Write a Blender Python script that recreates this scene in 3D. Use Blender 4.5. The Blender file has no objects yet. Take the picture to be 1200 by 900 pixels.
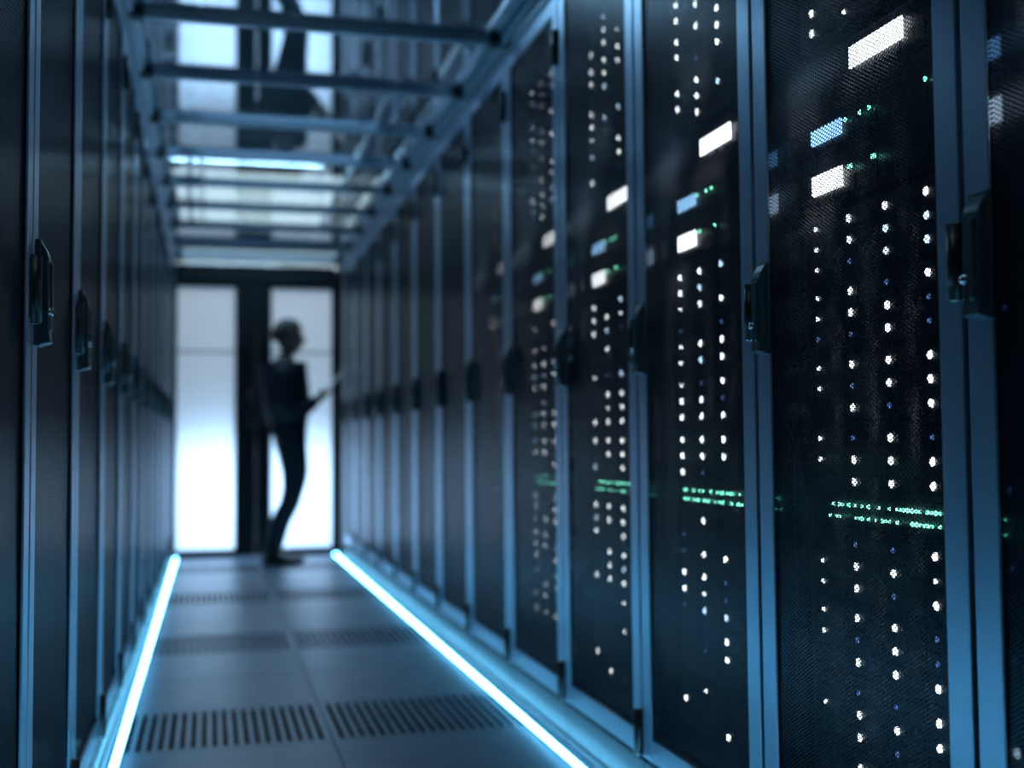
import bpy, bmesh, math, random
from mathutils import Vector, Matrix, Euler

random.seed(11)
S = bpy.context.scene
COL = S.collection

# ------------------------------------------------------------------ camera
YAW, PITCH, ROLL = .2507, .049, -.0079
cam_data = bpy.data.cameras.new('camera')
cam = bpy.data.objects.new('camera', cam_data)
COL.objects.link(cam)
fwd = Vector((math.sin(YAW) * math.cos(PITCH), math.cos(YAW) * math.cos(PITCH), math.sin(PITCH)))
rt = Vector((math.cos(YAW), -math.sin(YAW), 0))
up = rt.cross(fwd)
r2 = rt * math.cos(ROLL) + up * math.sin(ROLL)
u2 = -rt * math.sin(ROLL) + up * math.cos(ROLL)
cam.matrix_world = Matrix((
    (r2.x, u2.x, -fwd.x, -.349), (r2.y, u2.y, -fwd.y, 0), (r2.z, u2.z, -fwd.z, .853), (0, 0, 0, 1)))
cam_data.sensor_fit = 'HORIZONTAL'
cam_data.sensor_width = 36
cam_data.lens = 1384.97 * 36 / 1200
cam_data.clip_start = .02
cam_data.dof.use_dof = True
cam_data.dof.focus_distance = 1.86
cam_data.dof.aperture_fstop = 2.0
S.camera = cam

# ------------------------------------------------------------------ world, exposure
w = bpy.data.worlds.new('hall_dark')
S.world = w
w.use_nodes = True
w.node_tree.nodes['Background'].inputs[0].default_value = (.25, .45, .7, 1)
w.node_tree.nodes['Background'].inputs[1].default_value = .03
S.view_settings.view_transform = 'Standard'
S.view_settings.look = 'None'
S.view_settings.gamma = 1
S.view_settings.exposure = 0.0
S.view_settings.use_curve_mapping = False
S.cycles.max_bounces = 8
S.cycles.diffuse_bounces = 3
S.cycles.glossy_bounces = 4
S.cycles.transparent_max_bounces = 12
S.cycles.sample_clamp_indirect = 3
S.cycles.caustics_reflective = False
S.cycles.use_denoising = True


def area(name, loc, rot, sx, sy, power, color):
    l = bpy.data.lights.new(name, 'AREA')
    l.shape = 'RECTANGLE'
    l.size, l.size_y, l.energy, l.color = sx, sy, power, color
    o = bpy.data.objects.new(name, l)
    o.location, o.rotation_euler = loc, rot
    COL.objects.link(o)
    return o


# added unseen lamps behind the frosted doors, backlighting the panes, strongest low down
area('pane_fill_low', (0, 9.56, .43), (-math.pi / 2, 0, 0), 1.35, .84, 17, (.44, .67, 1))
area('pane_fill_high', (0, 10.1, 1.55), (-math.pi / 2, 0, 0), 1.5, .5, .9, (.5, .72, 1))

# ------------------------------------------------------------------ materials


def mat(name, base=(.5, .5, .5), rough=.5, metal=0, spec=.5, emit=None, strength=0, sample=True, tint=None):
    m = bpy.data.materials.new(name)
    m.use_nodes = True
    b = m.node_tree.nodes['Principled BSDF']
    b.inputs['Base Color'].default_value = (*base, 1)
    b.inputs['Roughness'].default_value = rough
    b.inputs['Metallic'].default_value = metal
    b.inputs['Specular IOR Level'].default_value = spec
    if tint:
        b.inputs['Specular Tint'].default_value = (*tint, 1)
    if emit:
        b.inputs['Emission Color'].default_value = (*emit, 1)
        b.inputs['Emission Strength'].default_value = strength
        if not sample:
            m.cycles.emission_sampling = 'NONE'
    return m


def noisy(m, scale, lo, hi, rough=None, bump=0):
    nt = m.node_tree
    b = nt.nodes['Principled BSDF']
    tc = nt.nodes.new('ShaderNodeTexCoord')
    n = nt.nodes.new('ShaderNodeTexNoise')
    n.inputs['Scale'].default_value = scale
    n.inputs['Detail'].default_value = 5
    nt.links.new(tc.outputs['Object'], n.inputs['Vector'])
    r = nt.nodes.new('ShaderNodeValToRGB')
    r.color_ramp.elements[0].position, r.color_ramp.elements[1].position = .32, .68
    r.color_ramp.elements[0].color = (*lo, 1)
    r.color_ramp.elements[1].color = (*hi, 1)
    nt.links.new(n.outputs['Fac'], r.inputs['Fac'])
    nt.links.new(r.outputs['Color'], b.inputs['Base Color'])
    if rough:
        mr = nt.nodes.new('ShaderNodeMapRange')
        mr.inputs['To Min'].default_value, mr.inputs['To Max'].default_value = rough
        nt.links.new(n.outputs['Fac'], mr.inputs['Value'])
        nt.links.new(mr.outputs['Result'], b.inputs['Roughness'])
    if bump:
        bp = nt.nodes.new('ShaderNodeBump')
        bp.inputs['Strength'].default_value = bump
        bp.inputs['Distance'].default_value = .001
        nt.links.new(n.outputs['Fac'], bp.inputs['Height'])
        nt.links.new(bp.outputs['Normal'], b.inputs['Normal'])
    return m


M = {}
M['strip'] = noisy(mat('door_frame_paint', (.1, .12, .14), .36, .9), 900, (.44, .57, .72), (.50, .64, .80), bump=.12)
M['mesh'] = mat('mesh_steel', (.007, .013, .025), .30, .0, .6, tint=(.5, .72, 1))
M['black'] = mat('black_plastic', (.012, .013, .015), .35)
M['handle'] = noisy(mat('handle_zinc', (.035, .042, .048), .34, .3), 400, (.04, .065, .08), (.055, .085, .10))
M['chrome'] = mat('chrome', (.6, .65, .68), .2, 1)
M['cabinet'] = mat('cabinet_black', (.02, .022, .026), .4)
M['post'] = mat('mounting_post', (.012, .016, .022), .1)
M['lining'] = mat('polished_edge', (.06, .08, .11), .09, .9)
M['server'] = mat('server_black', (.018, .021, .032), .42)
M['drive'] = mat('drive_face', (.02, .024, .042), .35)
M['plinth'] = noisy(mat('plinth_steel', (.16, .19, .22), .5, .2), 30, (.032, .046, .058), (.05, .068, .084))
M['tile'] = noisy(mat('floor_tile', (.2, .23, .27), .4), 6, (.21, .31, .40), (.29, .40, .51), rough=(.3, .46))
M['void'] = mat('underfloor', (.008, .01, .012), .8)
M['grate'] = mat('grate_steel', (.018, .022, .027), .5, .3)
M['alu'] = mat('aluminium', (.55, .63, .72), .4, .45)
M['bar'] = mat('roof_bar', (.30, .38, .48), .4, .4)
M['clamp'] = mat('clamp', (.02, .022, .025), .5)
M['frame'] = mat('door_black', (.006, .007, .009), .45, 0, .3)
M['seam'] = mat('pane_seam', (.2, .26, .33), .5)
M['wall'] = mat('hall_wall', (.34, .38, .42), .8)
M['hceil'] = noisy(mat('hall_ceiling', (.3, .35, .38), .85), 3, (.26, .31, .34), (.34, .39, .42))
M['cable_w'] = mat('cable_white', (.7, .74, .76), .45)
M['cable_b'] = mat('cable_blue', (.06, .14, .35), .45)
M['cable_k'] = mat('cable_dark', (.02, .025, .03), .45)
M['tray'] = mat('tray_steel', (.35, .4, .45), .4, .7)
M['led'] = mat('led_tube', (.9, .95, 1), .4, emit=(.15, .61, 1), strength=24)
M['lamp'] = mat('lamp_diffuser', (.9, .9, .9), .5, emit=(.46, .72, 1), strength=32)
M['lamp_far'] = mat('lamp_panel', (.9, .9, .9), .5, emit=(.86, .95, 1), strength=1.7)
M['lamp_near'] = mat('lamp_near', (.9, .9, .9), .5, emit=(.7, .86, 1), strength=4)
M['lamp_case'] = mat('lamp_case', (.6, .63, .66), .5)
M['l_white'] = mat('light_white', (.8, .8, .8), .3, emit=(.88, .97, 1), strength=9, sample=False)
M['l_cool'] = mat('light_cool', (.8, .8, .8), .3, emit=(.5, .74, 1), strength=6, sample=False)
M['l_dim'] = mat('light_dim_blue', (.3, .4, .6), .3, emit=(.16, .34, .9), strength=.8, sample=False)
M['l_off'] = mat('light_off', (.05, .06, .08), .3)
M['l_green'] = mat('light_green', (.2, .6, .4), .3, emit=(.22, 1, .70), strength=6, sample=False)
M['d_white'] = mat('display_white', (.8, .8, .8), .3, emit=(.9, .97, 1), strength=7, sample=False)
M['d_blue'] = mat('display_blue', (.5, .6, .8), .3, emit=(.30, .62, 1), strength=3.8, sample=False)
M['skin'] = mat('skin', (.30, .18, .13), .5)
M['hair'] = mat('hair', (.035, .022, .014), .6)
M['jacket'] = noisy(mat('navy_cloth', (.014, .018, .034), .8), 60, (.006, .008, .018), (.011, .014, .028))
M['trousers'] = noisy(mat('dark_denim', (.02, .028, .045), .8), 60, (.007, .010, .018), (.013, .018, .03))
M['shoe'] = mat('shoe_leather', (.01, .011, .012), .35)
M['eye'] = mat('eye', (.5, .5, .5), .2)
M['screen'] = mat('tablet_glass', (.02, .02, .025), .1, emit=(.5, .7, .95), strength=.35, sample=False)
M['tablet'] = mat('tablet_shell', (.5, .52, .55), .35, .6)


def roof_glass():
    m = bpy.data.materials.new('roof_glass')
    m.use_nodes = True
    nt = m.node_tree
    nt.nodes.clear()
    out = nt.nodes.new('ShaderNodeOutputMaterial')
    mix = nt.nodes.new('ShaderNodeMixShader')
    tr = nt.nodes.new('ShaderNodeBsdfTransparent')
    tr.inputs[0].default_value = (.80, .90, .92, 1)
    gl = nt.nodes.new('ShaderNodeBsdfGlossy')
    gl.inputs['Color'].default_value = (.95, .97, 1, 1)
    gl.inputs['Roughness'].default_value = .015
    fr = nt.nodes.new('ShaderNodeFresnel')
    ge = nt.nodes.new('ShaderNodeNewGeometry')   # same reflectivity on both faces of the sheet
    io = nt.nodes.new('ShaderNodeMapRange')
    io.inputs['To Min'].default_value, io.inputs['To Max'].default_value = 3.2, 1 / 3.2
    nt.links.new(ge.outputs['Backfacing'], io.inputs['Value'])
    nt.links.new(io.outputs['Result'], fr.inputs['IOR'])
    nt.links.new(fr.outputs[0], mix.inputs[0])
    nt.links.new(tr.outputs[0], mix.inputs[1])
    nt.links.new(gl.outputs[0], mix.inputs[2])
    nt.links.new(mix.outputs[0], out.inputs[0])
    return m


def frosted():
    """frosted, backlit door pane: translucent film, faint blue glow of the hall behind, glossy front."""
    m = bpy.data.materials.new('frosted_glass')
    m.use_nodes = True
    nt = m.node_tree
    nt.nodes.clear()
    out = nt.nodes.new('ShaderNodeOutputMaterial')
    tl = nt.nodes.new('ShaderNodeBsdfTranslucent')
    tl.inputs[0].default_value = (.9, .93, .95, 1)
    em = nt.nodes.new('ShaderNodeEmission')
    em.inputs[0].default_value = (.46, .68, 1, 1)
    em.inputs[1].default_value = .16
    add = nt.nodes.new('ShaderNodeAddShader')
    gl = nt.nodes.new('ShaderNodeBsdfGlossy')
    gl.inputs['Roughness'].default_value = .03
    fr = nt.nodes.new('ShaderNodeFresnel')
    fr.inputs['IOR'].default_value = 1.5
    mix = nt.nodes.new('ShaderNodeMixShader')
    nt.links.new(tl.outputs[0], add.inputs[0])
    nt.links.new(em.outputs[0], add.inputs[1])
    nt.links.new(fr.outputs[0], mix.inputs[0])
    nt.links.new(add.outputs[0], mix.inputs[1])
    nt.links.new(gl.outputs[0], mix.inputs[2])
    nt.links.new(mix.outputs[0], out.inputs[0])
    return m


M['rglass'] = roof_glass()
M['pane'] = frosted()
M['clear'] = bpy.data.materials.new('clear_glass')
M['clear'].use_nodes = True
M['clear'].node_tree.nodes.clear()
_o = M['clear'].node_tree.nodes.new('ShaderNodeOutputMaterial')
_t = M['clear'].node_tree.nodes.new('ShaderNodeBsdfTransparent')
_t.inputs[0].default_value = (.93, .97, .97, 1)
M['clear'].node_tree.links.new(_t.outputs[0], _o.inputs[0])

# ------------------------------------------------------------------ helpers


class MB:
    """collects solids into one mesh; each solid remembers its material"""

    def __init__(self):
        self.bm = bmesh.new()
        self.mats = []

    def _mi(self, m):
        if m not in self.mats:
            self.mats.append(m)
        return self.mats.index(m)

    def box(self, a, b, m, bev=0):
        vs = bmesh.ops.create_cube(self.bm, size=1)['verts']
        for v in vs:
            v.co = Vector([a[i] + (b[i] - a[i]) * (v.co[i] + .5) for i in range(3)])
        fs = {f for v in vs for f in v.link_faces}
        if bev:
            es = list({e for v in vs for e in v.link_edges})
            r = bmesh.ops.bevel(self.bm, geom=es, offset=bev, segments=2, affect='EDGES', profile=.5)
            fs = {f for f in fs if f.is_valid} | set(r['faces'])
        for f in fs:
            f.material_index = self._mi(m)
        return self

    def prism(self, pts, axis, lo, hi, m, bev=0):
        """pts: 2d outline (counter-clockwise) in the two other axes, extruded along axis"""
        ax = [i for i in range(3) if i != axis]
        rings = []
        for h in (lo, hi):
            ring = []
            for p in pts:
                c = [0, 0, 0]
                c[axis] = h
                c[ax[0]], c[ax[1]] = p
                ring.append(self.bm.verts.new(c))
            rings.append(ring)
        n = len(pts)
        fs = [self.bm.faces.new(rings[0]), self.bm.faces.new(rings[1][::-1])]
        for i in range(n):
            j = (i + 1) % n
            fs.append(self.bm.faces.new((rings[0][i], rings[1][i], rings[1][j], rings[0][j])))
        bmesh.ops.recalc_face_normals(self.bm, faces=fs)
        if bev:
            es = list({e for f in fs for e in f.edges})
            r = bmesh.ops.bevel(self.bm, geom=es, offset=bev, segments=2, affect='EDGES', profile=.5)
            fs = [f for f in fs if f.is_valid] + list(r['faces'])
        for f in fs:
            f.material_index = self._mi(m)
        return self

    def loft(self, rings, m, cap=True):
        """rings of equal count of points"""
        R = [[self.bm.verts.new(p) for p in ring] for ring in rings]
        n = len(R[0])
        fs = []
        for a, b in zip(R, R[1:]):
            for i in range(n):
                j = (i + 1) % n
                fs.append(self.bm.faces.new((a[i], a[j], b[j], b[i])))
        if cap:
            fs += [self.bm.faces.new(R[0][::-1]), self.bm.faces.new(R[-1])]
        bmesh.ops.recalc_face_normals(self.bm, faces=fs)
        for f in fs:
            f.material_index = self._mi(m)
            f.smooth = True
        return self

    def cyl(self, a, b, r, m, n=12, r2_=None):
        a, b = Vector(a), Vector(b)
        d = (b - a).normalized()
        s = d.orthogonal().normalized()
        t = d.cross(s)
        ring = lambda c, q: [c + s * q * math.cos(2 * math.pi * i / n) + t * q * math.sin(2 * math.pi * i / n) for i in range(n)]
        return self.loft([ring(a, r), ring(b, r2_ if r2_ else r)], m)

    def tube(self, pts, r, m, n=8):
        pts = [Vector(p) for p in pts]
        rings = []
        for i, p in enumerate(pts):
            d = (pts[min(i + 1, len(pts) - 1)] - pts[max(i - 1, 0)]).normalized()
            s = d.cross(Vector((0, 0, 1)))
            if s.length < .05:
                s = d.cross(Vector((1, 0, 0)))
            s.normalize()
            t = d.cross(s)
            rings.append([p + s * r * math.cos(2 * math.pi * k / n) + t * r * math.sin(2 * math.pi * k / n) for k in range(n)])
        return self.loft(rings, m)

    def mesh(self, name):
        me = bpy.data.meshes.new(name)
        self.bm.to_mesh(me)
        self.bm.free()
        for m in self.mats:
            me.materials.append(m)
        return me


def put(name, me, parent=None, loc=(0, 0, 0), rot=(0, 0, 0), **props):
    o = bpy.data.objects.new(name, me)
    o.location, o.rotation_euler = loc, rot
    COL.objects.link(o)
    if parent:
        o.parent = parent
    for k, v in props.items():
        o[k] = v
    return o


def thing(name, label, cat, me=None, loc=(0, 0, 0), rot=(0, 0, 0), group=None):
    o = put(name, me, None, loc, rot)
    o['label'], o['category'] = label, cat
    if group:
        o['group'] = group
    return o


def structure(name, me, loc=(0, 0, 0)):
    return put(name, me, None, loc, kind='structure')


ORD = ['', 'first', 'second', 'third', 'fourth', 'fifth', 'sixth', 'seventh', 'eighth', 'ninth', 'tenth',
       'eleventh', 'twelfth', 'thirteenth', 'fourteenth', 'fifteenth', 'sixteenth', 'seventeenth']

W = .6235           # cabinet pitch
XR, XL = .626, -.611
GR, GL = 1.371, 1.915   # first gaps in view
YD = 9.3            # end doors
ZROOF = 2.228

# ------------------------------------------------------------------ the hall (setting)
HX, HY0, HY1, HZ = 3.6, -3.0, 16.0, 2.95
structure('wall_left', MB().box((-HX - .1, HY0, -.45), (-HX, HY1, HZ), M['wall']).mesh('wall_left'))
structure('wall_right', MB().box((HX, HY0, -.45), (HX + .1, HY1, HZ), M['wall']).mesh('wall_right'))
structure('wall_back', MB().box((-HX, HY1, -.45), (HX, HY1 + .1, HZ), M['wall']).mesh('wall_back'))
structure('wall_front', MB().box((-HX, HY0 - .1, -.45), (HX, HY0, HZ), M['wall']).mesh('wall_front'))
structure('ceiling', MB().box((-HX, HY0, HZ), (HX, HY1, HZ + .1), M['hceil']).mesh('ceiling'))

# raised floor: under-floor void, wide plain fields left and right, aisle tiles piece by piece
TH = .03
fl = MB()
fl.box((-HX, HY0, -.45), (HX, HY1, -.42), M['void'])
for s in (-1, 1):
    fl.box((min(s * .604, s * HX), HY0, -TH), (max(s * .604, s * HX), HY1, 0), M['tile'])
fl.box((-.604, YD - .03, -TH), (.604, HY1, 0), M['tile'])
floor = structure('floor', fl.mesh('floor'))
TP, TY0 = .517, 3.462
G = .0016
plain = MB().box((G, G, -TH), (.6 - G, TP - G, 0), M['tile'], bev=.0012).mesh('tile')
vt = MB()
NS = 19
vt.box((G, G, -TH), (.6 - G, .027, 0), M['tile'])
vt.box((G, .490, -TH), (.6 - G, TP - G, 0), M['tile'])
pitch = (.6 - .03) / NS
for i in range(NS + 1):
    x = .015 + i * pitch
    a, b = (x - pitch * .24, x + pitch * .24)
    if i == 0:
        a = G
    if i == NS:
        b = .6 - G
    vt.box((a, .027, -TH), (b, .490, 0), M['tile'])
vent = vt.mesh('perforated_tile')
gr = MB()
for k in range(30):
    y = .034 + k * (.45 / 29)
    gr.box((.012, y - .0028, -.017), (.588, y + .0028, -.009), M['grate'])
grate = gr.mesh('grate')
k0 = -int((TY0 - HY0) / TP)
r = k0
while TY0 + r * TP < YD - .04:
    y = TY0 + r * TP
    for x in (-.6, 0):
        if y + TP > YD - .03:
            me = MB().box((G, G, -TH), (.6 - G, YD - .03 - y, 0), M['tile']).mesh('end_tile')
            put('tile', me, floor, (x, y, 0))
        elif r % 3 == 0:
            t = put('perforated_tile', vent, floor, (x, y, 0))
            put('grate', grate, t, kind='stuff')
        else:
            put('tile', plain, floor, (x, y, 0))
    r += 1

# ------------------------------------------------------------------ ceiling lamps of the hall


def ceiling_lamp(label, x0, x1, y0, y1, m):
    t = thing('ceiling_lamp', label, 'lamp', loc=((x0 + x1) / 2, (y0 + y1) / 2, HZ))
    hx, hy = (x1 - x0) / 2, (y1 - y0) / 2
    c = MB()
    c.box((-hx - .02, -hy - .02, -.05), (hx + .02, -hy, 0), M['lamp_case'])
    c.box((-hx - .02, hy, -.05), (hx + .02, hy + .02, 0), M['lamp_case'])
    c.box((-hx - .02, -hy, -.05), (-hx, hy, 0), M['lamp_case'])
    c.box((hx, -hy, -.05), (hx + .02, hy, 0), M['lamp_case'])
    put('lamp_housing', c.mesh('lamp_housing'), t)
    put('diffuser', MB().box((-hx, -hy, -.045), (hx, hy, -.02), m).mesh('diffuser'), t)


ceiling_lamp('long white linear lamp seen through the fourth glass bay of the roof', -.62, .46, 8.40, 8.74, M['lamp'])
ceiling_lamp('dim ceiling panel whose faint reflection shows high in the left door pane', -.56, .01, .75, 1.65, M['lamp_near'])
ceiling_lamp('linear ceiling lamp above the middle of the glass roof', -.62, .46, 4.75, 5.05, M['lamp'])
ceiling_lamp('broad white light panel seen through glass roof, nearer of two above the doors', -.85, 1.05, 9.05, 11.55, M['lamp_far'])
ceiling_lamp('broad white light panel seen through glass roof just over door header', -.95, 1.25, 12.75, 14.2, M['lamp_far'])

# ------------------------------------------------------------------ end doors of the aisle
door = put('door_1', None, None, (0, YD, 0), kind='structure')
fr = MB()
fr.box((XL - .02, -.035, 0), (-.606, .05, 2.215), M['frame'], .002)
fr.box((.596, -.035, 0), (XR + .02, .05, 2.215), M['frame'], .002)
fr.box((-.606, -.035, 2.10), (.596, .05, 2.231), M['frame'], .002)
fr.box((-.606, -.03, 0), (.596, .05, .018), M['frame'], .002)
put('door_frame', fr.mesh('door_frame'), door)
for x0, x1, px0, px1, hs in ((-.604, -.004, -.59, -.160, -.055), (.0, .594, .112, .574, .05)):
    lf = MB()
    lf.box((x0, -.02, .02), (px0 - .0, .02, 2.098), M['frame'], .002)
    lf.box((px1, -.02, .02), (x1, .02, 2.098), M['frame'], .002)
    lf.box((px0, -.02, 2.056), (px1, .02, 2.098), M['frame'])
    lf.box((px0, -.02, .02), (px1, .02, .056), M['frame'])
    leaf = put('door_leaf', lf.mesh('door_leaf'), door)
    pm = MB().box((px0, -.004, .056), (px1, .004, 2.056), M['pane']).mesh('pane')
    pm.materials.append(M['clear'])          # frosted film on the aisle face, clear glass behind it
    for f in pm.polygons:
        f.material_index = 0 if f.normal.y < -.5 else 1
    put('pane', pm, leaf, label='frosted backlit glass pane')
    put('seam', MB().box((px0, -.008, 1.552), (px1, -.0045, 1.568), M['seam']).mesh('seam'), leaf)
    h = MB()
    h.cyl((hs, -.06, .98), (hs, -.06, 1.26), .011, M['black'])
    h.cyl((hs, -.06, 1.01), (hs, -.018, 1.01), .008, M['black'])
    h.cyl((hs, -.06, 1.23), (hs, -.018, 1.23), .008, M['black'])
    put('door_handle', h.mesh('door_handle'), leaf)

# ------------------------------------------------------------------ cabinet prototype (local: x into the cabinet, y along the aisle)
DT = .022            # door thickness
Z0, Z1 = .125, 2.165
SW = .058           # strip incl. half gap
dm = MB()
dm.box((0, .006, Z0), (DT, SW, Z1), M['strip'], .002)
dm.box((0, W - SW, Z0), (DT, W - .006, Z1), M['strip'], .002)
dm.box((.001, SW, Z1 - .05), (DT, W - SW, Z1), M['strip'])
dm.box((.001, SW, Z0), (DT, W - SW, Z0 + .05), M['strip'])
dm.box((.0035, SW - .0005, Z0 + .05), (DT, SW + .0012, Z1 - .05), M['lining'])
dm.box((.0035, W - SW - .0012, Z0 + .05), (DT, W - SW + .0005, Z1 - .05), M['lining'])
ME_door = dm.mesh('door')


def perforated(y0, y1, z0, z1, a=.0066, s=1.30, th=.0012):
    """steel sheet with staggered holes: the metal left between the holes, two webs to a hole"""
    cx = a * math.sqrt(3) / 2
    V, F = [], []
    ny, nz = int((y1 - y0) / cx) + 2, int((z1 - z0) / a) + 2

    def tri(p):
        c = [sum(q[i] for q in p) / 3 for i in (0, 1)]
        mids = [((p[i][0] + p[(i + 1) % 3][0]) / 2, (p[i][1] + p[(i + 1) % 3][1]) / 2) for i in range(3)]
        q = [(c[0] + (u - c[0]) * s, c[1] + (v - c[1]) * s) for u, v in mids]
        if not (y0 <= c[0] <= y1 and z0 <= c[1] <= z1):
            return
        n = len(V)
        V.extend((.006, u, v) for u, v in q)
        V.extend((.006 + th, u, v) for u, v in q)
        F.append((n, n + 1, n + 2))
        F.append((n + 5, n + 4, n + 3))
        for i in range(3):
            j = (i + 1) % 3
            F.append((n + j, n + i, n + 3 + i, n + 3 + j))
    for i in range(ny):
        o = (i % 2) * a / 2
        o2 = ((i + 1) % 2) * a / 2
        for k in range(nz):
            A = (y0 + i * cx, z0 + k * a + o)
            B = (y0 + i * cx, z0 + (k + 1) * a + o)
            zc = z0 + k * a + o + a / 2
            tri((A, B, (y0 + (i + 1) * cx, zc)))
            tri((A, (y0 + (i - 1) * cx, zc), B))
    me = bpy.data.meshes.new('mesh_panel')
    me.from_pydata(V, [], F)
    me.materials.append(M['mesh'])
    return me


ME_perf = perforated(SW, W - SW, Z0 + .05, Z1 - .05)

# swing handle: plate, sloped ends, raised lever; lock apart
hd = MB()
hy = W - .044
hd.prism([(hy - .021, -.083), (hy + .021, -.083), (hy + .021, .083), (hy - .021, .083)], 0, -.008, 0, M['handle'], .0015)
hd.prism([(-.006, -.082), (-.023, -.078), (-.021, -.066), (-.019, .056), (-.016, .066), (-.006, .082)], 1, hy - .017, hy + .019, M['handle'], .0025)
hd.prism([(-.015, -.062), (-.024, -.058), (-.024, .046), (-.015, .054)], 1, hy - .010, hy + .003, M['handle'], .003)
ME_handle = hd.mesh('handle')
lk = MB()
lk.cyl((-.015, hy + .0115, -.030), (-.0255, hy + .0115, -.030), .0065, M['chrome'], 14)
lk.cyl((-.0255, hy + .0115, -.030), (-.0265, hy + .0115, -.030), .003, M['black'], 8)
lk.box((-.0235, hy + .0085, -.058), (-.015, hy + .0145, -.036), M['chrome'], .0015)
ME_lock = lk.mesh('lock')
hg = MB()
hg.cyl((-.004, .012, -.051), (-.004, .012, .051), .0115, M['black'], 14)
hg.box((-.003, .008, -.046), (.01, .031, .046), M['black'], .0015)
hg.cyl((-.004, .012, -.0535), (-.004, .012, -.051), .008, M['chrome'], 10)
ME_hinge = hg.mesh('hinge')

cb = MB()
XB = 1.02
for a, b in ((.004, .012), (W - .012, W - .004)):
    cb.box((DT + .004, a, .12), (XB, b, 2.17), M['cabinet'])
cb.box((DT + .004, .012, 2.15), (XB, W - .012, 2.17), M['cabinet'])
cb.box((DT + .004, .012, .12), (XB, W - .012, .135), M['cabinet'])
cb.box((XB - .01, .012, .135), (XB, W - .012, 2.15), M['cabinet'])
ME_body = cb.mesh('cabinet_body')
ps = MB()
ps.box((.045, .0125, .135), (.07, .061, 2.15), M['post'])
ME_post_a = ps.mesh('mounting_post')
ps = MB()
ps.box((.045, W - .061, .135), (.075, W - .0125, 2.15), M['post'])
ME_post_b = ps.mesh('mounting_post')
pl = MB()
pl.box((.012, .0015, 0), (XB, W - .0015, .118), M['plinth'], .002)
pl.box((.006, .0015, .070), (.012, W - .0015, .112), M['plinth'], .0015)
pl.box((.004, .0015, .0), (.012, W - .0015, .022), M['plinth'], .0015)
ME_plinth = pl.mesh('plinth')


def cabinet(label, loc, rot, group):
    t = thing('server_cabinet', label, 'cabinet', loc=loc, rot=rot, group=group)
    put('cabinet_body', ME_body, t)
    put('mounting_post', ME_post_a, t)
    put('mounting_post', ME_post_b, t)
    put('plinth', ME_plinth, t, label='grey steel plinth')
    d = put('door', ME_door, t)
    put('mesh_panel', ME_perf, d, kind='stuff', label='perforated black steel mesh')
    put('handle', ME_handle, d, (0, 0, 1.09))
    put('lock', ME_lock, d, (0, 0, 1.09))
    for z in (.178, 1.09, 1.998):
        put('hinge', ME_hinge, d, (0, 0, z))
    return t


NR, NL = 13, 13
for k in range(NR):
    y = GR + (k - 1) * W
    txt = 'black mesh-door server cabinet, %s from the right edge of the photo' % ORD[k + 1]
    if k == 0:
        txt = 'black mesh-door server cabinet cut off by the right edge of the photo'
    cabinet(txt, (XR, y, 0), (0, 0, 0), 'server cabinets of the right row')
for k in range(NL):
    y = GL + k * W
    if y > YD - .02:
        break
    txt = 'black mesh-door server cabinet of the left row, %s from the left edge' % ORD[k + 1]
    if k == 0:
        txt = 'black mesh-door server cabinet cut off by the left edge of the photo'
    cabinet(txt, (XL, y, 0), (0, 0, math.pi), 'server cabinets of the left row')
    yl = y


def filler(label, x0, x1, y0, y1):
    me = MB().box((x0, y0 + .004, .0), (x1, y1, 2.232), M['cabinet'], .002).mesh('filler_panel')
    thing('filler_panel', label, 'panel', me)


filler('narrow dark filler panel between last right cabinet and the glass doors', XR + .01, XR + .5, GR + (NR - 1) * W, YD - .04)
filler('narrow dark filler panel between last left cabinet and the glass doors', XL - .5, XL - .01, yl, YD - .04)

# ------------------------------------------------------------------ equipment in the first six cabinets of the right row
PY0 = .0715
UH = .119
sv = MB()
sv.box((.070, PY0, 0), (.55, PY0 + .481, UH), M['server'])
sv.box((.064, PY0, 0), (.072, PY0 + .018, UH), M['server'], .001)
sv.box((.064, PY0 + .463, 0), (.072, PY0 + .481, UH), M['server'], .001)
sv.box((.066, PY0 + .018, UH - .004), (.072, PY0 + .463, UH), M['server'])
ME_stor = sv.mesh('storage_server')
dr = MB()
dr.box((.063, 0, 0), (.0715, .108, .0335), M['drive'], .0012)
dr.box((.060, .006, .010), (.0635, .058, .024), M['drive'], .001)
dr.box((.0615, .092, .008), (.0635, .102, .026), M['black'])
ME_drive = dr.mesh('drive')


def led_mesh(m, r=.0058):
    b = MB()
    n = 10
    ring = lambda x, q: [Vector((x, q * math.cos(2 * math.pi * i / n), 1.2 * q * math.sin(2 * math.pi * i / n))) for i in range(n)]
    b.loft([ring(.0632, r), ring(.0605, r * .85), ring(.0592, r * .4)], m)
    return b.mesh('status_light')


LED = {k: led_mesh(M[k], .0040 if k == 'l_dim' else .0058) for k in ('l_white', 'l_cool', 'l_dim', 'l_off')}
LED['l_half'] = led_mesh(M['l_white'], .0032)
GREEN = led_mesh(M['l_green'], .0032)
GREEN_S = led_mesh(M['l_green'], .0022)


def us(h, slots):
    b = MB()
    b.box((.070, PY0, 0), (.55, PY0 + .481, h), M['server'])
    b.box((.064, PY0, 0), (.072, PY0 + .022, h), M['server'], .001)
    b.box((.064, PY0 + .459, 0), (.072, PY0 + .481, h), M['server'], .001)
    for i in range(slots):
        y = PY0 + .03 + i * .42 / slots
        b.box((.067, y, .010), (.071, y + .42 / slots - .006, h * .42), M['drive'], .001)
    b.box((.0675, PY0 + .03, h - .010), (.071, PY0 + .45, h - .006), M['drive'])
    return b.mesh('rack_server')


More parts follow.
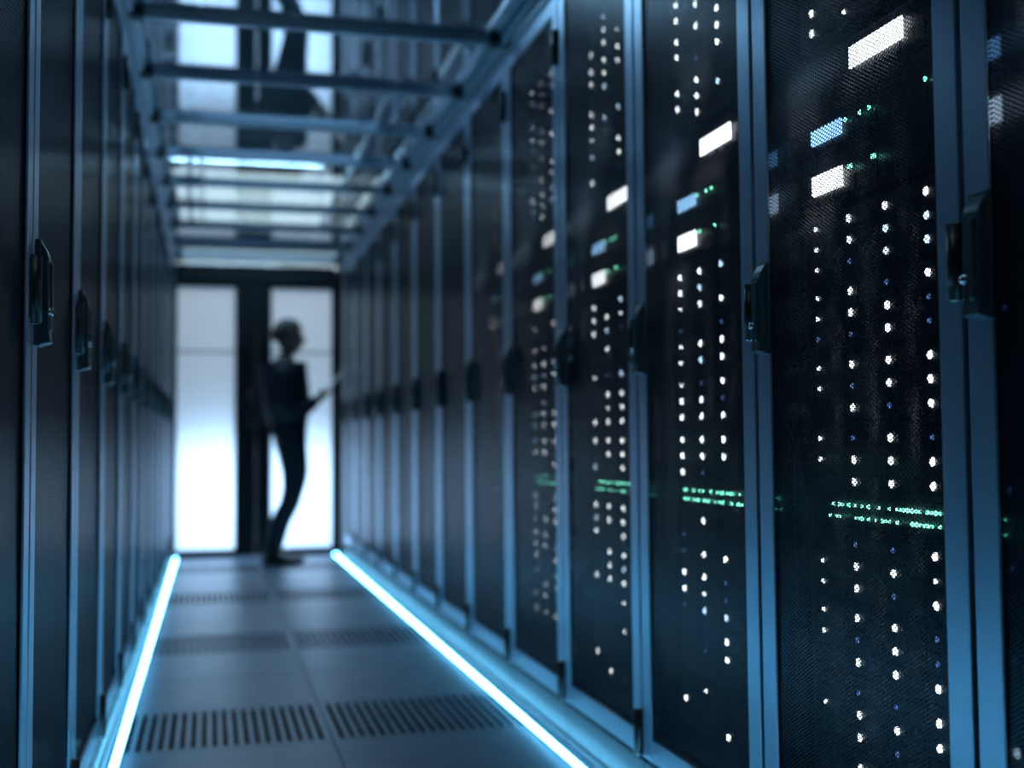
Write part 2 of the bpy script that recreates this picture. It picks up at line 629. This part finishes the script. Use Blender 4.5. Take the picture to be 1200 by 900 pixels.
ME_rack = us(.088, 6)
sw = MB()
sw.box((.070, PY0, 0), (.45, PY0 + .481, .053), M['server'])
sw.box((.064, PY0, 0), (.072, PY0 + .018, .053), M['server'], .001)
sw.box((.064, PY0 + .463, 0), (.072, PY0 + .481, .053), M['server'], .001)
for i in range(24):
    y = PY0 + .024 + i * .0181
    sw.box((.066, y, .006), (.0705, y + .0145, .018), M['drive'])
ME_switch = sw.mesh('network_switch')

# states of the drive lights of the second cabinet read off the photograph, columns far to near
PAT = {4: ['hwww', 'hwcc', 'hdcc'], 5: ['hwdw', 'hwwd', 'ddwd'], 6: ['hwww', 'hdww', 'owdw'], 7: ['hdwd', 'hwww', 'owww'],
       9: ['oddw', 'hwwh', 'hwdw'], 10: ['hwwd', 'hdwd', 'owww'], 11: ['oddw', 'hwww', 'owdo'], 12: ['owdw', 'odwd', 'oodo']}
PATC = {0: ['wwww', 'wcww', 'odod'], 1: ['owww', 'wwcc', 'wwod'], 2: ['wwwc', 'wowc', 'odwd'], 3: ['wwoc', 'wwcc', 'owod'],
        4: ['wwch', 'wcow', 'hwww'], 5: ['dodo', 'hwww', 'hcwo'], 6: ['hdwo', 'wwdo', 'wwww'], 7: ['wwww', 'wwww', 'wdod']}
KEY = {'w': 'l_white', 'c': 'l_cool', 'd': 'l_dim', 'o': 'l_off', 'h': 'l_half'}

# unit list: (kind, z of the base); index used for labels
stor_tops = [2.013, 1.892, 1.770, 1.649]
units = [('stor', z - .098) for z in stor_tops]
mid_tops = [1.2245, 1.102, .979, .856]
low_tops = [.680, .559, .437, .315]


def cab_phrase(k):
    return '%s cabinet from right edge' % ORD[k + 1]


for k in range(6):
    gx, gy = XR, GR + (k - 1) * W
    detail = k < 5
    cp = cab_phrase(k)

    def storage(label, ztop, idx):
        t = thing('storage_server', label, 'server', ME_stor, (gx, gy, ztop - .098), group='storage servers with rows of drive lights')
        for rr in range(3):
            zr = UH - .0395 - rr * .0362
            for c in range(4):
                yc = PY0 + .0215 + (3 - c) * .1105
                if k == 1 and idx in PAT:
                    st = PAT[idx][rr][c]
                elif k == 2 and idx in PATC:
                    st = PATC[idx][rr][c]
                else:
                    st = random.choices('wcdoh', (50, 10, 14, 18, 8))[0]
                if k == 0 and c == 0:
                    st = random.choices('od', (5, 1))[0]
                if idx in (11, 12) and k != 1:
                    st = random.choices('wdoh', (18, 22, 45, 15))[0]
                d = put('drive', ME_drive, t, (0, yc, zr))
                if st != 'o' or k < 2:
                    put('status_light', LED[KEY[st]], d, (0, .0805, .0175))

    for i, z in enumerate(stor_tops):
        n = 4 - i
        storage('black storage server, %s above the wide white display, %s' % (ORD[n], cp), z, i)
    for i, z in enumerate(mid_tops):
        storage('black storage server, %s below the small white display, %s' % (ORD[i + 1], cp), z, 4 + i)
    for i, z in enumerate(low_tops):
        storage('black storage server, %s below the green-lit switch, %s' % (ORD[i + 1], cp), z, 9 + i)

    # three servers with lit displays
    for j, (zb, d0, d1, z0, z1, dm_, gl, txt) in enumerate((
            (1.449, .226, .381, .025, .061, 'd_white', (), 'black server with wide white display'),
            (1.354, .413, .514, .019, .046, 'd_blue', (.398, .352, .324, .168, .158), 'black server with small pale blue display'),
            (1.261, .413, .514, .022, .057, 'd_white', (.390, .382, .317, .310, .161), 'black server with small white display'))):
        t = thing('rack_server', '%s, in %s' % (txt, cp), 'server', ME_rack, (gx, gy, zb))
        put('display', MB().box((.0615, d0, z0), (.0655, d1, z1), M[dm_], .0008).mesh('display'), t, label='lit display')
        for y in gl:
            if random.random() < .88:
                put('status_light', GREEN, t, (0, y, z1 - .008), label='green light')
    t = thing('network_switch', 'black network switch with two rows of green lights, %s' % cp, 'switch', ME_switch, (gx, gy, .703))
    for row, z in ((0, .040), (1, .020)):
        for i in range(34):
            y = .158 + i * .0102
            if random.random() < (.6 if k < 3 else .4):
                put('port_light', GREEN if random.random() < .45 else GREEN_S, t, (0, y, z))

# ------------------------------------------------------------------ light strips along the floor
for sx, lab, x in ((1, 'glowing blue-white light strip along the right cabinet row', .588), (-1, 'glowing blue-white light strip along the left cabinet row', -.59)):
    t = thing('light_strip', lab, 'light', loc=(x, 0, 0))
    ch = MB().box((-.012, .3, 0), (.012, 9.2, .005), M['alu']).mesh('channel')
    put('channel', ch, t)
    y = (GR if sx > 0 else GL) - 2 * W + .02
    while y < 9.1:
        y1 = min(y + W - .013, 9.17)
        b = MB()
        n = 9
        prof = [(.0085 * math.cos(math.pi * i / (n - 1)), .005 + .010 * math.sin(math.pi * i / (n - 1))) for i in range(n)]
        b.prism(prof, 1, y, y1, M['led'])
        put('light_tube', b.mesh('light_tube'), t)
        y += W

# ------------------------------------------------------------------ glass roof of the aisle
roof = thing('aisle_roof', 'glass roof over the aisle between both cabinet rows with metal crossbars', 'roof', loc=(0, 0, ZROOF))
bar = MB()
bar.box((-.565, -.019, -.020), (.575, .019, .022), M['bar'], .002)
bar.box((-.565, -.013, -.024), (.575, -.004, -.020), M['alu'])
ME_bar = bar.mesh('crossbar')
cl = MB()
for a, b in ((-.60, -.555), (.565, .612)):
    cl.box((a, -.026, -.024), (b, .026, .02), M['clamp'], .003)
ME_clamp = cl.mesh('bar_clamp')
gl = MB().box((-.575, .019, .004), (.585, W - .019, .009), M['rglass']).mesh('glass_panel')
scr = MB()
for x in (-.2, .19):
    scr.cyl((x, 0, -.02), (x, 0, -.028), .008, M['chrome'], 10)
ME_scr = scr.mesh('screw')
kk = -3
while GR + kk * W < YD - .05:
    y = GR + kk * W
    b = put('crossbar', ME_bar, roof, (0, y, 0))
    put('bar_clamp', ME_clamp, b)
    put('screw', ME_scr, b)
    if y + W < YD:
        put('glass_panel', gl, roof, (0, y, 0))
    else:
        put('glass_panel', MB().box((-.575, .019, .004), (.585, YD - .03 - y, .009), M['rglass']).mesh('glass_panel'), roof, (0, y, 0))
    kk += 1
for x0, x1, s in ((-.613, -.548, 1), (.558, .628, -1)):
    rl = MB()
    ya, yb = -.6, YD - .036
    rl.box((x0, ya, .012), (x1, yb, .034), M['alu'], .002)
    xo = x0 if s > 0 else x1
    rl.box((min(xo, xo + s * .006), ya, -.066), (max(xo, xo + s * .006), yb, .012), M['alu'])
    rl.box((min(xo + s * .006, xo + s * .026), ya, -.012), (max(xo + s * .006, xo + s * .026), yb, -.004), M['alu'])
    rl.box((min(xo + s * .006, xo + s * .011), ya, -.060), (max(xo + s * .006, xo + s * .011), yb, -.040), M['bar'])
    put('side_rail', rl.mesh('side_rail'), roof, label='bright aluminium rail')

# cable trays and cables above the right edge of the roof, seen through the glass
def cable_tray(label, x, y0, y1):
    t = thing('cable_tray', label, 'tray', loc=(x, y0, 2.2515))
    b = MB()
    L = y1 - y0
    for sx in (-.1, .1):
        b.box((sx - .003, 0, 0), (sx + .003, L, .05), M['tray'])
    put('tray_side', b.mesh('tray_side'), t)
    q = MB()
    n = int(L / .28)
    for i in range(n):
        q.box((-.1, i * .28 + .05, 0), (.1, i * .28 + .075, .006), M['tray'])
    put('rung', q.mesh('rung'), t, kind='stuff')
    h = MB()
    for i in range(int(L / 1.5) + 1):
        for sx in (-.105, .105):
            h.cyl((sx, min(i * 1.5 + .2, L - .1), .02), (sx, min(i * 1.5 + .2, L - .1), HZ - 2.2515), .005, M['tray'], 8)
    put('hanger', h.mesh('hanger'), t)
    return t


cable_tray('steel cable tray with white cables along the right edge of the glass roof', .455, 4.55, 8.6)
cable_tray('steel cable tray along the left edge of the glass roof', -.50, 3.2, 8.6)


def cable(label, x, z, m, r, y0, y1, amp):
    pts = [(x + amp * math.sin(2.3 * y + x * 40), y, z + .2 * amp * math.sin(5 * y + 70 * x)) for y in [y0 + i * (y1 - y0) / 40 for i in range(41)]]
    thing('cable', label, 'cable', MB().tube(pts, r, m, 8).mesh('cable'))


cable('thick white cable on the right tray, nearest the aisle middle', .376, 2.2850, M['cable_w'], .014, 4.6, 8.5, .003)
cable('blue cable on the right tray beside thick white cable', .410, 2.2780, M['cable_b'], .011, 4.6, 8.5, .003)
cable('white cable on the right tray, between the blue and dark cables', .445, 2.2820, M['cable_w'], .012, 4.6, 8.5, .003)
cable('dark cable on the right tray, nearest the cabinets', .490, 2.2840, M['cable_k'], .015, 4.6, 8.5, .004)
cable('white cable on the left tray, nearest the aisle middle', -.46, 2.2800, M['cable_w'], .014, 4.6, 8.5, .010)
cable('dark cable on the left tray, nearest the left cabinets', -.55, 2.2800, M['cable_k'], .014, 4.6, 8.5, .010)

jb = MB()
jb.box((-.035, -.2, 0), (.035, .2, .045), M['cable_w'], .005)
jx = thing('junction_box', 'cream junction box lying on the glass roof at its right edge', 'box', jb.mesh('junction_box'), (.535, 4.20, 2.2375))
put('lid', MB().box((-.030, -.19, .045), (.030, .19, .050), M['cable_w'], .002).mesh('lid'), jx)

# ------------------------------------------------------------------ the person


def skin_mesh(name, V, E, R, m, sub=2):
    """V: dict name->co, R: dict name->radius; returns an evaluated mesh grown over the skeleton"""
    keys = list(V)
    me = bpy.data.meshes.new(name)
    me.from_pydata([V[k] for k in keys], [(keys.index(a), keys.index(b)) for a, b in E], [])
    o = bpy.data.objects.new(name, me)
    COL.objects.link(o)
    md = o.modifiers.new('skin', 'SKIN')
    md.use_smooth_shade = True
    me.skin_vertices[0].data[0].use_root = True
    for i, k in enumerate(keys):
        rr = R[k]
        me.skin_vertices[0].data[i].radius = rr if isinstance(rr, tuple) else (rr, rr)
        me.skin_vertices[0].data[i].use_root = (i == 0)
    sb = o.modifiers.new('sub', 'SUBSURF')
    sb.levels = sb.render_levels = sub
    bpy.context.view_layer.update()
    dg = bpy.context.evaluated_depsgraph_get()
    out = bpy.data.meshes.new_from_object(o.evaluated_get(dg))
    bpy.data.objects.remove(o)
    out.materials.clear()
    out.materials.append(m)
    for p in out.polygons:
        p.use_smooth = True
    return out


P = {'pelvis': (.185, 0, .94), 'waist': (.185, 0, 1.07), 'chest': (.158, 0, 1.25), 'upper': (.150, 0, 1.375), 'neck': (.165, 0, 1.46), 'skull': (.178, 0, 1.55)}
RAD = {'pelvis': .124, 'waist': .138, 'chest': .160, 'upper': .118, 'neck': .060, 'skull': .05}
ED = [('pelvis', 'waist'), ('waist', 'chest'), ('chest', 'upper'), ('upper', 'neck'), ('neck', 'skull')]
for s, n in ((-1, 'r'), (1, 'l')):
    P.update({n + 'sho': (.145, s * .15, 1.375), n + 'delt': (.140, s * .195, 1.34), n + 'elb': (.165, s * .225, 1.055), n + 'fore': (.28, s * .165, 1.10), n + 'wri': (.385, s * .105, 1.165), n + 'palm': (.430, s * .092, 1.202),
              n + 'hip': (.20, s * .085, .86), n + 'thigh': (.235, s * .09, .64), n + 'knee': (.205 + .012 * s, s * .09, .44), n + 'calf': (.125 + .015 * s, s * .09, .29), n + 'ank': (.075 + .02 * s, s * .085, .085)})
    RAD.update({n + 'sho': .075, n + 'delt': .070, n + 'elb': .056, n + 'fore': .048, n + 'wri': .027, n + 'palm': (.034, .018),
                n + 'hip': .098, n + 'thigh': .082, n + 'knee': .060, n + 'calf': .057, n + 'ank': .038})
    ED += [('upper', n + 'sho'), (n + 'sho', n + 'delt'), (n + 'delt', n + 'elb'), (n + 'elb', n + 'fore'), (n + 'fore', n + 'wri'), (n + 'wri', n + 'palm'),
           ('pelvis', n + 'hip'), (n + 'hip', n + 'thigh'), (n + 'thigh', n + 'knee'), (n + 'knee', n + 'calf'), (n + 'calf', n + 'ank')]
BP, BR, BE = dict(P), dict(RAD), list(ED)
for k in BR:
    if k in ('pelvis', 'waist', 'chest', 'upper') or k[1:] in ('hip', 'thigh', 'knee', 'calf', 'sho', 'delt'):
        BR[k] *= .84   # the body under the clothes
# fingers: under the tablet, tips curling up its outer edge; thumb on top
for s, n in ((-1, 'r'), (1, 'l')):
    for i, (dx, ln) in enumerate(((.030, .9), (.018, 1), (.004, .95), (-.010, .75))):
        a, b, c = n + 'f%da' % i, n + 'f%db' % i, n + 'f%dc' % i
        bx, bz = .437 + dx, 1.202 + dx * 1.1
        BP[a] = (bx, s * .078, bz - .006)
        BP[b] = (bx + .012, s * (.078 - .030 * ln), bz - .004)
        BP[c] = (bx + .016, s * (.078 - .055 * ln), bz + .006)
        BR[a], BR[b], BR[c] = .0095, .0085, .0072
        BE += [(n + 'palm', a), (a, b), (b, c)]
    BP[n + 'ta'], BP[n + 'tb'] = (.422, s * .094, 1.228), (.434, s * .076, 1.250)
    BR[n + 'ta'], BR[n + 'tb'] = .0105, .008
    BE += [(n + 'palm', n + 'ta'), (n + 'ta', n + 'tb')]
body_me = skin_mesh('body', BP, BE, {k: (v if isinstance(v, tuple) else v) for k, v in BR.items()}, M['skin'], 2)

# head shaped from rings, joined into the body mesh
def head_into(me):
    bm = bmesh.new()
    bm.from_mesh(me)
    c = Vector((.190, 0, 1.615))
    g = bmesh.ops.create_uvsphere(bm, u_segments=28, v_segments=20, radius=1)['verts']
    for v in g:
        x, y, z = v.co
        px, py, pz = .100 * x, .077 * y, .122 * z
        if z < 0:
            k = 1 - .30 * (-z) ** 1.5
            py *= k
            px *= (1 - .20 * (-z)) if x < 0 else (1 - .10 * (-z))
            if x > 0:
                px += .010 * (-z)
        if x > .5 and abs(z) < .5:
            px -= .006 * (1 - abs(y))
        if x > .8 and abs(y) < .28 and -.38 < z < .12:
            px += .026 * (1 - abs(y) / .28) * (1 - abs(z + .2) / .34 if abs(z + .2) < .34 else 0) + .004
        if x > .75 and abs(y) < .45 and -.62 < z < -.46:
            px += .006
        if x > .7 and .12 < abs(y) < .52 and .0 < z < .2:
            px -= .008
        if x > .6 and .2 < z < .32:
            px += .005
        v.co = c + Vector((px, py, pz))
    for s in (-1, 1):
        e = bmesh.ops.create_uvsphere(bm, u_segments=10, v_segments=8, radius=1)['verts']
        for v in e:
            v.co = c + Vector((-.012 + .017 * v.co.x, s * .077 + .009 * v.co.y, -.004 + .031 * v.co.z))
        e = bmesh.ops.create_uvsphere(bm, u_segments=10, v_segments=8, radius=.012)['verts']
        for v in e:
            v.co = c + v.co + Vector((.079, s * .031, .012))
        for f in {f for v in e for f in v.link_faces}:
            f.material_index = 1
    for f in bm.faces:
        f.smooth = True
    bm.to_mesh(me)
    bm.free()
    me.materials.append(M['eye'])


head_into(body_me)
PX, PYY = 0.015, 8.62
person = thing('person', 'person in dark clothes standing in profile before the glass doors holding a tablet', 'person', body_me, (PX, PYY, 0))


def grown(keys, add, extra=None):
    V = {k: P[k] for k in keys}
    Rr = {k: (RAD[k] if not isinstance(RAD[k], tuple) else RAD[k][0]) * 1.06 + add for k in keys}
    if extra:
        for k, (co, rr) in extra.items():
            V[k], Rr[k] = co, rr
    E = [e for e in ED if e[0] in V and e[1] in V]
    return V, E, Rr


top_keys = ['chest', 'waist', 'pelvis', 'upper'] + [n + q for n in 'rl' for q in ('sho', 'delt', 'elb', 'fore', 'wri')]
V, E, Rr = grown(top_keys, .012)
Rr['pelvis'] = .140
V['hem'], Rr['hem'] = (.187, 0, .885), .142
E.append(('pelvis', 'hem'))
V['collar'], Rr['collar'] = (.166, 0, 1.45), .074
E.append(('upper', 'collar'))
put('jacket', skin_mesh('jacket', V, E, Rr, M['jacket'], 2), person, label='dark navy jacket')
leg_keys = ['pelvis'] + [n + q for n in 'rl' for q in ('hip', 'thigh', 'knee', 'calf', 'ank')]
V, E, Rr = grown(leg_keys, .010)
Rr['pelvis'] = .130
V['belt'], Rr['belt'] = (.185, 0, 1.03), .125
E.append(('pelvis', 'belt'))
for n in 'rl':
    Rr[n + 'ank'] = .056
put('trousers', skin_mesh('trousers', V, E, Rr, M['trousers'], 2), person, label='dark denim trousers')
# hair: cap over the skull with an uneven edge
bm = bmesh.new()
g = bmesh.ops.create_uvsphere(bm, u_segments=30, v_segments=20, radius=1)['verts']
for v in g:
    x, y, z = v.co
    j = 1 + .03 * math.sin(13 * x + 5 * z) * math.cos(11 * y)
    v.co = Vector((.180 + .116 * x * j, .087 * y * j, 1.632 + .124 * z * j))
kill = [v for v in bm.verts if (v.co.x > .190 and v.co.z < 1.685 - .25 * (0.30 - v.co.x) * 0) or v.co.z < 1.575 + .3 * max(0, v.co.x - .135)]
bmesh.ops.delete(bm, geom=kill, context='VERTS')
for f in bm.faces:
    f.smooth = True
hm = bpy.data.meshes.new('hair')
bm.to_mesh(hm)
bm.free()
hm.materials.append(M['hair'])
put('hair', hm, person, label='short dark hair')
for s, n in ((-1, 'r'), (1, 'l')):
    ax, ay = P[n + 'ank'][0], P[n + 'ank'][1]
    b = MB()
    rings = []
    for t_, hw, hh in ((-.062, .020, .040), (-.055, .032, .075), (-.02, .037, .095), (.03, .038, .09), (.08, .041, .065), (.14, .045, .052), (.185, .040, .042), (.212, .022, .030)):
        ring = []
        for i in range(12):
            a = 2 * math.pi * i / 12
            ring.append(Vector((ax + t_, ay + hw * math.cos(a), max(0.002, hh * .5 + hh * .5 * math.sin(a)))))
        rings.append(ring)
    b.loft(rings, M['shoe'])
    put('shoe', b.mesh('shoe'), person, label='black shoe')

tb = MB()
tb.box((-.095, -.075, -.004), (.095, .075, .004), M['tablet'], .003)
tablet = thing('tablet', 'pale tablet held up in the hands of the standing person', 'tablet', tb.mesh('tablet'), (PX + .526, PYY, 1.319), (0, math.radians(-50), 0))
put('screen', MB().box((-.085, -.066, .0042), (.085, .066, .0048), M['screen']).mesh('screen'), tablet)
